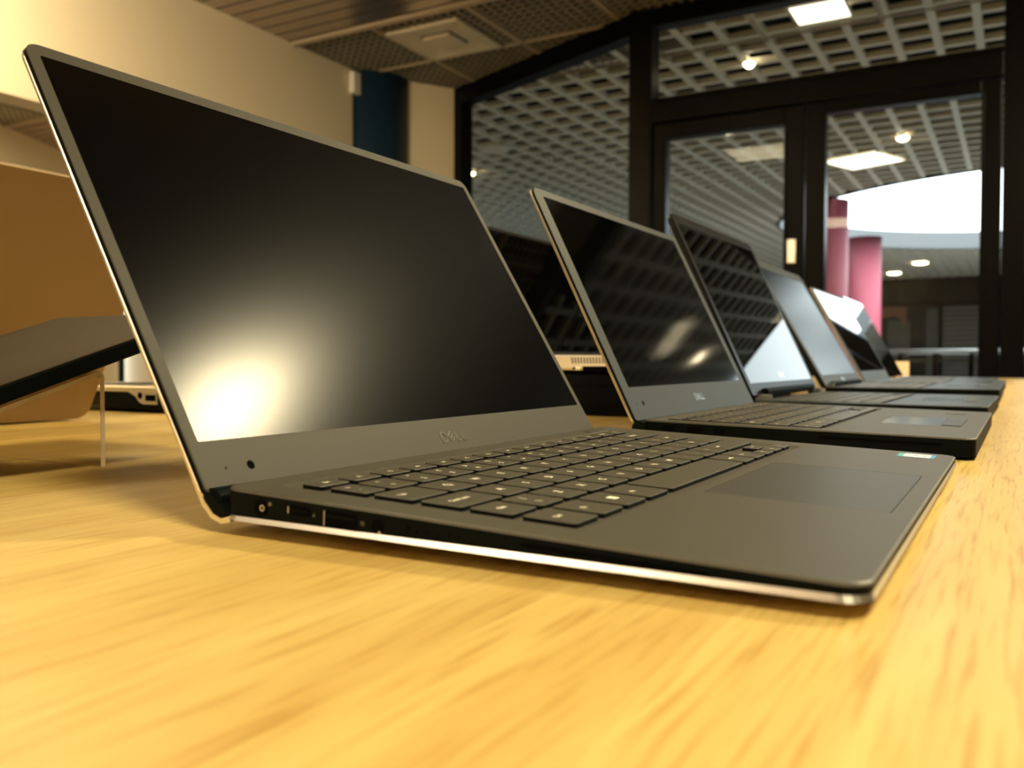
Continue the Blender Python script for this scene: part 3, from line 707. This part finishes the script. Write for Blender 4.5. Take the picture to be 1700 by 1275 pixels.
# ports on the left side
bm = bmesh.new(); discx(bm, .1777, -.0048, .0027, -.0002, .0004); o = fin('power_port', bm, M_HOLE, xps)
bm = bmesh.new(); ringx(bm, .1770, -.0048, .0010, .0006, -.00035, .0003); fin('port_pin', bm, M_SILVD, o)
bm = bmesh.new(); discx(bm, .1738, -.0032, .0006, -.0003, .0003); fin('charge_light', bm, M_HINGE, xps)
bm = bmesh.new(); loft(bm, [[(x_, .1617 + a, -.0038 + b) for a, b in rrect(-.0045, -.0015, .0045, .0015, .0014, 4)] for x_ in (-.0002, .0004)]); o = fin('usb_c_port', bm, M_HOLE, xps)
side_box(o, 'port_rim', .1659, .1663, -.0050, -.0030, M_SILVD, -.0003)
side_box(o, 'port_tongue', .1585, .1650, -.0041, -.0037, M_SIDE, -.0003)
o = side_box(xps, 'usb_port', .1395, .1522, -.0071, -.0022, M_HOLE, -.0002)
side_box(o, 'port_rim', .1516, .1519, -.0069, -.0024, M_SILVD, -.0003)
side_box(o, 'port_tongue', .1400, .1510, -.0043, -.0035, M_SIDE, -.0004)
bm = bmesh.new(); discx(bm, .1318, -.0045, .0021, -.0002, .0004); o = fin('headphone_port', bm, M_HOLE, xps)
bm = bmesh.new(); discx(bm, .1310, -.0062, .00035, -.0004, .0003, 8); fin('port_contact', bm, M_SILVD, o)
bm = bmesh.new(); ringx(bm, .1231, -.0040, .0021, .0018, -.0002, .0003); discx(bm, .1231, -.0040, .0017, -.0003, .0003); fin('battery_button', bm, M_SIDE, xps)
for k in range(5):
    bm = bmesh.new(); discx(bm, .1183 - .0036 * k, -.0043 + .0001 * k, .0004, -.0002, .0003, 8); fin('battery_light', bm, M_HOLE, xps)
side_box(xps, 'speaker_slot', .035, .085, -.0036, -.0024, M_HOLE, -.00015)
o = link('port_mark', text_mesh('SS', .0017), M_LEG if False else M_HINGE, xps, (-.0003, .1372, -.0045), (R(90), 0, R(-90)))
o = link('port_mark', text_mesh('4', .0017), M_HINGE, xps, (-.0003, .1558, -.0045), (R(90), 0, R(-90)))
# sticker near the far front corner
t = None
bm = bmesh.new(); loft(bm, [[(x_, y_, z) for x_, y_ in rrect(.2775, .0085, .2945, .0255, .001, 3)] for z in (.00002, .0001)]); st = fin('sticker', bm, M_STKB, xps)
bm = bmesh.new(); loft(bm, [[(x_, y_, z) for x_, y_ in rrect(.2785, .0105, .2938, .0228, .0008, 3)] for z in (.00010, .00013)]); fin('sticker_field', bm, M_STK, st)
bm = bmesh.new(); loft(bm, [[(x_, y_, z) for x_, y_ in rrect(.2785, .0229, .2938, .0252, .0004, 3)] for z in (.00010, .00013)]); fin('sticker_stripe', bm, M_STKG, st)
o = link('sticker_text', text_mesh('intel', .0045), M_STKB, st, (.2862, .0175, .00014)); o.data.materials.clear(); o.data.materials.append(M_STKB)
o = link('sticker_text', text_mesh('CORE i5', .0024), M_STKB, st, (.2862, .0132, .00014)); o.data.materials.clear(); o.data.materials.append(M_STKB)
# power button at the right rear
bm = bmesh.new(); loft(bm, [[(x_, y_, z) for x_, y_ in rrect(.262, .1850, .274, .1905, .001, 3)] for z in (-.0002, .0003)]); fin('power_button', bm, M_KEY, xps)

# 2 ---- second laptop
l2, lid2 = laptop(dict(x0=.3602, y0=-.0068, yaw=-.0033, W=.3031, D=.1989, zf=.0125, zr=.0165, kb=(.012, .985), pad=(.098, .026, .185, .064), buttons=True,
    bt=(.0085, .0105), shell=(.0022, .0030), shell_m=M_SIDE, under=.006, legends=True, ang=1.1153, hy=.2037, hz=.0156, Ls=.1843, bz=.0125, btp=.0065, bb=.0245,
    bez_m=M_BEZG, scr_m=M_SCS, back_m=M_SILV, tb=.0020, ts=.0026, logo=1.0, logo_s=.0125, cam=(.026, .0120), pad_m=M_PADG, hcz=-.006,
    label='second laptop in the front row, silver lid edge, lamp spark on its screen'))
for k, (ya, yb, nm) in enumerate(((.186, .176, 'usb_port'), (.168, .158, 'usb_port'), (.150, .143, 'card_slot'))):
    side_box(l2, nm, yb, ya, -.0062, -.0028, M_HOLE, -.0002)
side_box(l2, 'smart_card_slot', .018, .085, -.0052, -.0034, M_HOLE, -.0002)
bm = bmesh.new(); box(bm, (.245, .018, .0001), (.248, .032, .0002)); fin('latch_slot', bm, M_HOLE, l2)
# 3
l3, lid3 = laptop(dict(x0=.6895, y0=-.0039, yaw=-.0109, W=.306, D=.205, zf=.0158, zr=.0168, kb=(.016, .97), pad=(.098, .026, .198, .068), buttons=True,
    bt=(.0075, .0095), shell=(.0055, .0055), shell_m=M_SIDE, under=.006, ang=1.1347, hy=.2079, hz=.0215, Ls=.2105, bz=.010, btp=.0110, bb=.0130, sz=.0001,
    bez_m=M_BACKB, deck_m=M_DECK2, scr_m=M_SCG, back_m=M_BACKB, tb=.002, ts=.0045, logo=.9, logo_s=.021, hinge_blocks=(.028, .278), pad_m=M_PADG, lcr=.010,
    label='third laptop in the front row, all black, mirror-like screen showing the skylight'))
# 4
l4, lid4 = laptop(dict(x0=1.1045, y0=-.006, W=.3337, D=.2164, zf=.0200, zr=.0198, kb=(.022, .98), pad=(.11, .028, .215, .072), buttons=True,
    bt=(.0085, .0085), shell=(.008, .008), shell_m=M_SIDE, under=.006, ang=1.0511, hy=.2142, hz=.0205, Ls=.2160, bz=.0175, btp=.0150, bb=.0180,
    bez_m=M_BEZG, deck_m=M_DECK2, scr_m=M_SCB, back_m=M_BACKB, tb=.002, ts=.005, logo=1.0, logo_s=.0095, hinge_blocks=(.030, .300), pad_m=M_PADG, lcr=.012,
    label='fourth laptop in the front row, black with a matt blue-grey screen and grey hinges'))
# 5, 6
l5, lid5 = laptop(dict(x0=1.492, y0=-.0048, W=.350, D=.21, zf=.0183, zr=.0195, kb=(.018, .98), pad=(.10, .020, .205, .066), bt=(.006, .008), shell=(.008, .008),
    shell_m=M_SIDE, under=.006, ang=1.0655, hy=.2150, hz=.0190, Ls=.1990, bz=.008, btp=.0050, bb=.022, sz=.0001, bez_m=M_BEZG, deck_m=M_DECK2, scr_m=M_SCW, back_m=M_SILVD, tb=.0015, ts=.003, logo=.9, logo_s=.011, pad_m=M_PADG,
    label='fifth laptop in the front row, thin grey lid rim, glossy screen half white with skylight'))
l6, lid6 = laptop(dict(x0=1.98, y0=.012, yaw=.0128, W=.3133, D=.21, zf=.0165, zr=.018, kb=(.018, .98), pad=(.10, .020, .205, .066), bt=(.006, .008), shell=(.006, .007),
    shell_m=M_SIDE, under=.006, ang=1.0685, hy=.2160, hz=.0200, Ls=.2138, bz=.003, btp=.003, bb=.020, sz=.0001, bez_m=M_SCW, deck_m=M_DECK2, scr_m=M_SCW, back_m=M_SILVD, tb=.0015, ts=.003, logo=0, pad_m=M_PADG,
    label='sixth and farthest laptop in the front row, borderless glossy screen'))
# small carton behind the last laptop
t = empty('cardboard_box', (2.72, .285, ZT)); t.rotation_euler = (0, 0, R(20)); tag(t, 'small tan cardboard box behind the farthest front-row laptop', 'box')
bm = bmesh.new(); box(bm, (-.03, -.018, 0), (.03, .018, .052), .001); fin('carton', bm, M_CARD, t)
bm = bmesh.new(); box(bm, (-.0305, -.0185, .0521), (.0305, .0185, .056), .0008); fin('carton_lid', bm, M_CARD, t)

# ------------------------------------------------------------------ back row
# copper lid laptop facing away
root = empty('laptop', (-.02, .733, ZT)); tag(root, 'laptop facing away at the far left with a plain copper-brown lid back', 'laptop')
bm = bmesh.new(); loft(bm, [[(x_, y_, z) for x_, y_ in rrect(i_, i_ + .004, .342 - i_, .235, .010, 5)] for i_, z in ((.006, .004), (0, .009), (0, .017), (.001, .018))]); fin('base', bm, M_SILVD, root)
bm = bmesh.new(); box(bm, (.03, .02, 0), (.31, .03, .0045)); box(bm, (.03, .20, 0), (.31, .21, .0045)); fin('rubber_foot', bm, M_RUB, root)
a_ = R(90 + 29)
bm = bmesh.new()
loft(bm, [[(x_, y_, z) for x_, y_ in rrect(i_, .0 + i_, .342 - i_, .2255 - i_, .012, 6)] for i_, z in ((.0015, -.0005), (0, .0008), (0, .0042), (.001, .005))])
lidc = fin('lid', bm, M_COPP, root, (0, -.002, .004), (a_, 0, 0))
bm = bmesh.new(); box(bm, (.012, .02, -.0012), (.330, .215, -.0006)); fin('screen', bm, M_SCM, lidc)
bm = bmesh.new(); loft(bm, [[(xx, .0045 + .005 * math.cos(a), .010 + .005 * math.sin(a)) for a in [2 * math.pi * i / 14 for i in range(14)]] for xx in (.03, .31)]); fin('hinge', bm, M_SIDE, root)
K_ = []
for r_ in range(5):
    for c_ in range(13):
        link('key', key_mesh(.0165, .0150, .0012, True), None, root, (.046 + c_ * .0205, .075 + r_ * .0185, .0192))

# silver laptop facing away with ports on its side
root = empty('laptop', (.42, .74, ZT)); tag(root, 'silver and black laptop in the back row showing its ports, half hidden by nearest lid', 'laptop')
bm = bmesh.new(); loft(bm, [[(x_, y_, z) for x_, y_ in rrect(i_, i_, .33 - i_, .235 - i_, .008, 5)] for i_, z in ((.004, .003), (.0005, .007), (0, .0225))]); fin('base_shell', bm, M_SIDE, root)
bm = bmesh.new(); loft(bm, [[(x_, y_, z) for x_, y_ in rrect(i_, i_, .33 - i_, .235 - i_, .008, 5)] for i_, z in ((-.0003, .0222), (-.0006, .0268), (.0012, .0282))]); fin('palm_rest', bm, M_SILV, root)
bm = bmesh.new()
poly = [(.012, .0224), (.058, .0224), (.046, .0175), (.040, .0115), (.034, .0095), (.012, .0095)]
loft(bm, [[(x_, yy, zz) for yy, zz in poly] for x_ in (-.0008, .002)]); fin('port_panel', bm, M_SILV, root)
bm = bmesh.new(); discx(bm, .0385, .0185, .0036, -.0011, .001); fin('audio_port', bm, M_HOLE, root)
bm = bmesh.new(); box(bm, (-.0011, .014, .0130), (.001, .030, .0195)); fin('usb_port', bm, M_HOLE, root)
bm = bmesh.new(); box(bm, (.03, .03, 0), (.05, .20, .0035)); box(bm, (.28, .03, 0), (.30, .20, .0035)); fin('rubber_foot', bm, M_RUB, root)
for r_ in range(5):
    for c_ in range(13): link('key', key_mesh(.0160, .0150, .0012, True), None, root, (.040 + c_ * .0205, .085 + r_ * .0185, .0293))
bm = bmesh.new(); loft(bm, [[(x_, y_, z) for x_, y_ in rrect(i_, i_, .33 - i_, .225 - i_, .010, 5)] for i_, z in ((0, 0), (0, .006), (.001, .007))])
lidc = fin('lid', bm, M_SILVD, root, (0, .004, .030), (R(90 + 20), 0, 0))
bm = bmesh.new(); box(bm, (.012, .02, -.0010), (.318, .215, -.0002)); fin('screen', bm, M_SCM, lidc)

# laptop on the black box
root = empty('presentation_box', (.628, .240, ZT)); tag(root, 'flat black box standing between the first two laptops as a riser', 'box')
bm = bmesh.new(); box(bm, (0, 0, 0.0), (.40, .25, .030), .0012); fin('box_body', bm, M_BLKBOX, root)
bm = bmesh.new(); box(bm, (-.0008, -.0008, .0302), (.4008, .2508, .042), .0012); fin('box_lid', bm, M_BLKBOX, root)
root = empty('laptop', (.628, .245, ZT + .042)); tag(root, 'silver-based laptop with tall black screen raised on the black box', 'laptop')
bm = bmesh.new(); loft(bm, [[(x_, y_, z) for x_, y_ in rrect(i_, i_, .380 - i_, .235 - i_, .006, 5)] for i_, z in ((.006, .0015), (.0008, .0045), (0, .0065), (0, .0190), (.001, .0200))]); fin('base_shell', bm, M_SILV, root)
bm = bmesh.new()
for k in range(12):
    yy = .090 + k * .0034
    loft(bm, [[(x_, y_, z_) for y_, z_ in ((yy, .0112), (yy + .0018, .0112), (yy + .0028, .0176), (yy + .0010, .0176))] for x_ in (-.0004, .001)])
fin('side_vent', bm, M_HINGE, root)
bm = bmesh.new(); box(bm, (-.0008, .070, .0030), (.001, .117, .0085), .0003); fin('battery_panel', bm, M_HOLE, root)
bm = bmesh.new(); discx(bm, .127, .0062, .0013, -.0008, .001); fin('audio_port', bm, M_HOLE, root)
bm = bmesh.new(); box(bm, (-.0007, .119, .0050), (.001, .125, .0074), .0002); fin('usb_port', bm, M_STEEL, root)
bm = bmesh.new(); box(bm, (.03, .02, 0), (.35, .03, .002)); box(bm, (.03, .205, 0), (.35, .215, .002)); fin('rubber_foot', bm, M_RUB, root)
for r_ in range(5):
    for c_ in range(15): link('key', key_mesh(.0165, .0150, .0012, True), None, root, (.046 + c_ * .0205, .105 + r_ * .0185, .0213))
bm = bmesh.new(); loft(bm, [[(x_, y_, z) for x_, y_ in rrect(i_, i_, .380 - i_, .194 - i_, .008, 5)] for i_, z in ((.0005, 0), (0, -.0005), (0, -.006), (.001, -.0065))])
lidc = fin('lid', bm, M_BACKB, root, (0, .230, .0205), (R(60), 0, 0))
bm = bmesh.new(); box(bm, (.006, .006, .0001), (.374, .188, .0004)); fin('screen', bm, M_SCG, lidc)

# tablet slab on the acrylic stand
sl = R(18.0)
t = empty('acrylic_stand', (.097, .389, ZT)); tag(t, 'clear acrylic display stand holding the tilted slab at the left', 'stand')
bm = bmesh.new()
th = .0022
prof = [(0, .0), (0, .0465)]
for i in range(1, 7):
    a = R(90 * i / 6 * (72 / 90)); prof.append((-.004 + .004 * math.cos(a), .0465 + .004 * math.sin(a)))
x_, z_ = prof[-1]; L_ = .150; prof.append((x_ - L_ * math.cos(sl), z_ - L_ * math.sin(sl)))
x_, z_ = prof[-1]
inn = []
for i, (px, pz) in enumerate(prof):
    p0 = prof[max(0, i - 1)]; p1 = prof[min(len(prof) - 1, i + 1)]; dx, dz = p1[0] - p0[0], p1[1] - p0[1]; l_ = math.hypot(dx, dz); inn.append((px - dz / l_ * th, pz + dx / l_ * th * -1 * -1))
inn = [(px - 0, pz) for px, pz in inn]
for i in range(len(prof) - 1):
    q = [prof[i], prof[i + 1], inn[i + 1], inn[i]]
    loft(bm, [[(a, yy, max(b, .0002)) for a, b in q] for yy in (0, .115)])
bmesh.ops.remove_doubles(bm, verts=bm.verts, dist=1e-6)
fin('bent_sheet', bm, M_ACR, t)
bm = bmesh.new()
for i in range(8):
    q = [prof[i], prof[i + 1], inn[i + 1], inn[i]]
    loft(bm, [[(a, yy, max(b, .0002)) for a, b in q] for yy in (-.0008, -.0001)])
fin('edge_glint_strip', bm, mat('edge_glint_strip', (.82, .72, .58), .25), t)  # added pale strip paints the glint along the clear sheet's edge
# slab: near lower edge passes (.0919,.385,.8052) and falls 18 degrees to the left
t = empty('tablet', (.0919, .375, .8004 + .0035)); t.rotation_euler = (0, -sl, 0)
tag(t, 'dark tablet with a brown-grey face lying tilted on the acrylic stand', 'tablet')
bm = bmesh.new(); loft(bm, [[(x_, y_, z) for x_, y_ in rrect(-.150 + i_, i_, .0690 - i_, .138 - i_, .003, 4)] for i_, z in ((.001, 0), (0, .001), (0, .0072), (.0006, .0080))]); fin('body', bm, M_SIDE, t)
bm = bmesh.new(); loft(bm, [[(x_, y_, z) for x_, y_ in rrect(-.150 + i_, i_, .0690 - i_, .138 - i_, .003, 4)] for i_, z in ((.0004, .0081), (.0004, .0085), (.0010, .0088))]); fin('face', bm, M_SLAB, t)

# white panel added in the far room for the brightly lit wall
t = empty('bright_wall_panel', (2.62, 5.2, 0)); t.rotation_euler = (0, 0, R(-30)); tag(t, 'added white panel standing in for brightly lit wall behind the back-row laptops', 'panel')
bm = bmesh.new(); box(bm, (-.20, -.02, .02), (.12, .02, 1.35), .004); fin('panel_board', bm, mat('white_board', (.9, .88, .82), .5), t)
bm = bmesh.new(); box(bm, (-.24, -.15, 0), (.16, .15, .02), .003); fin('foot', bm, M_STEEL, t)
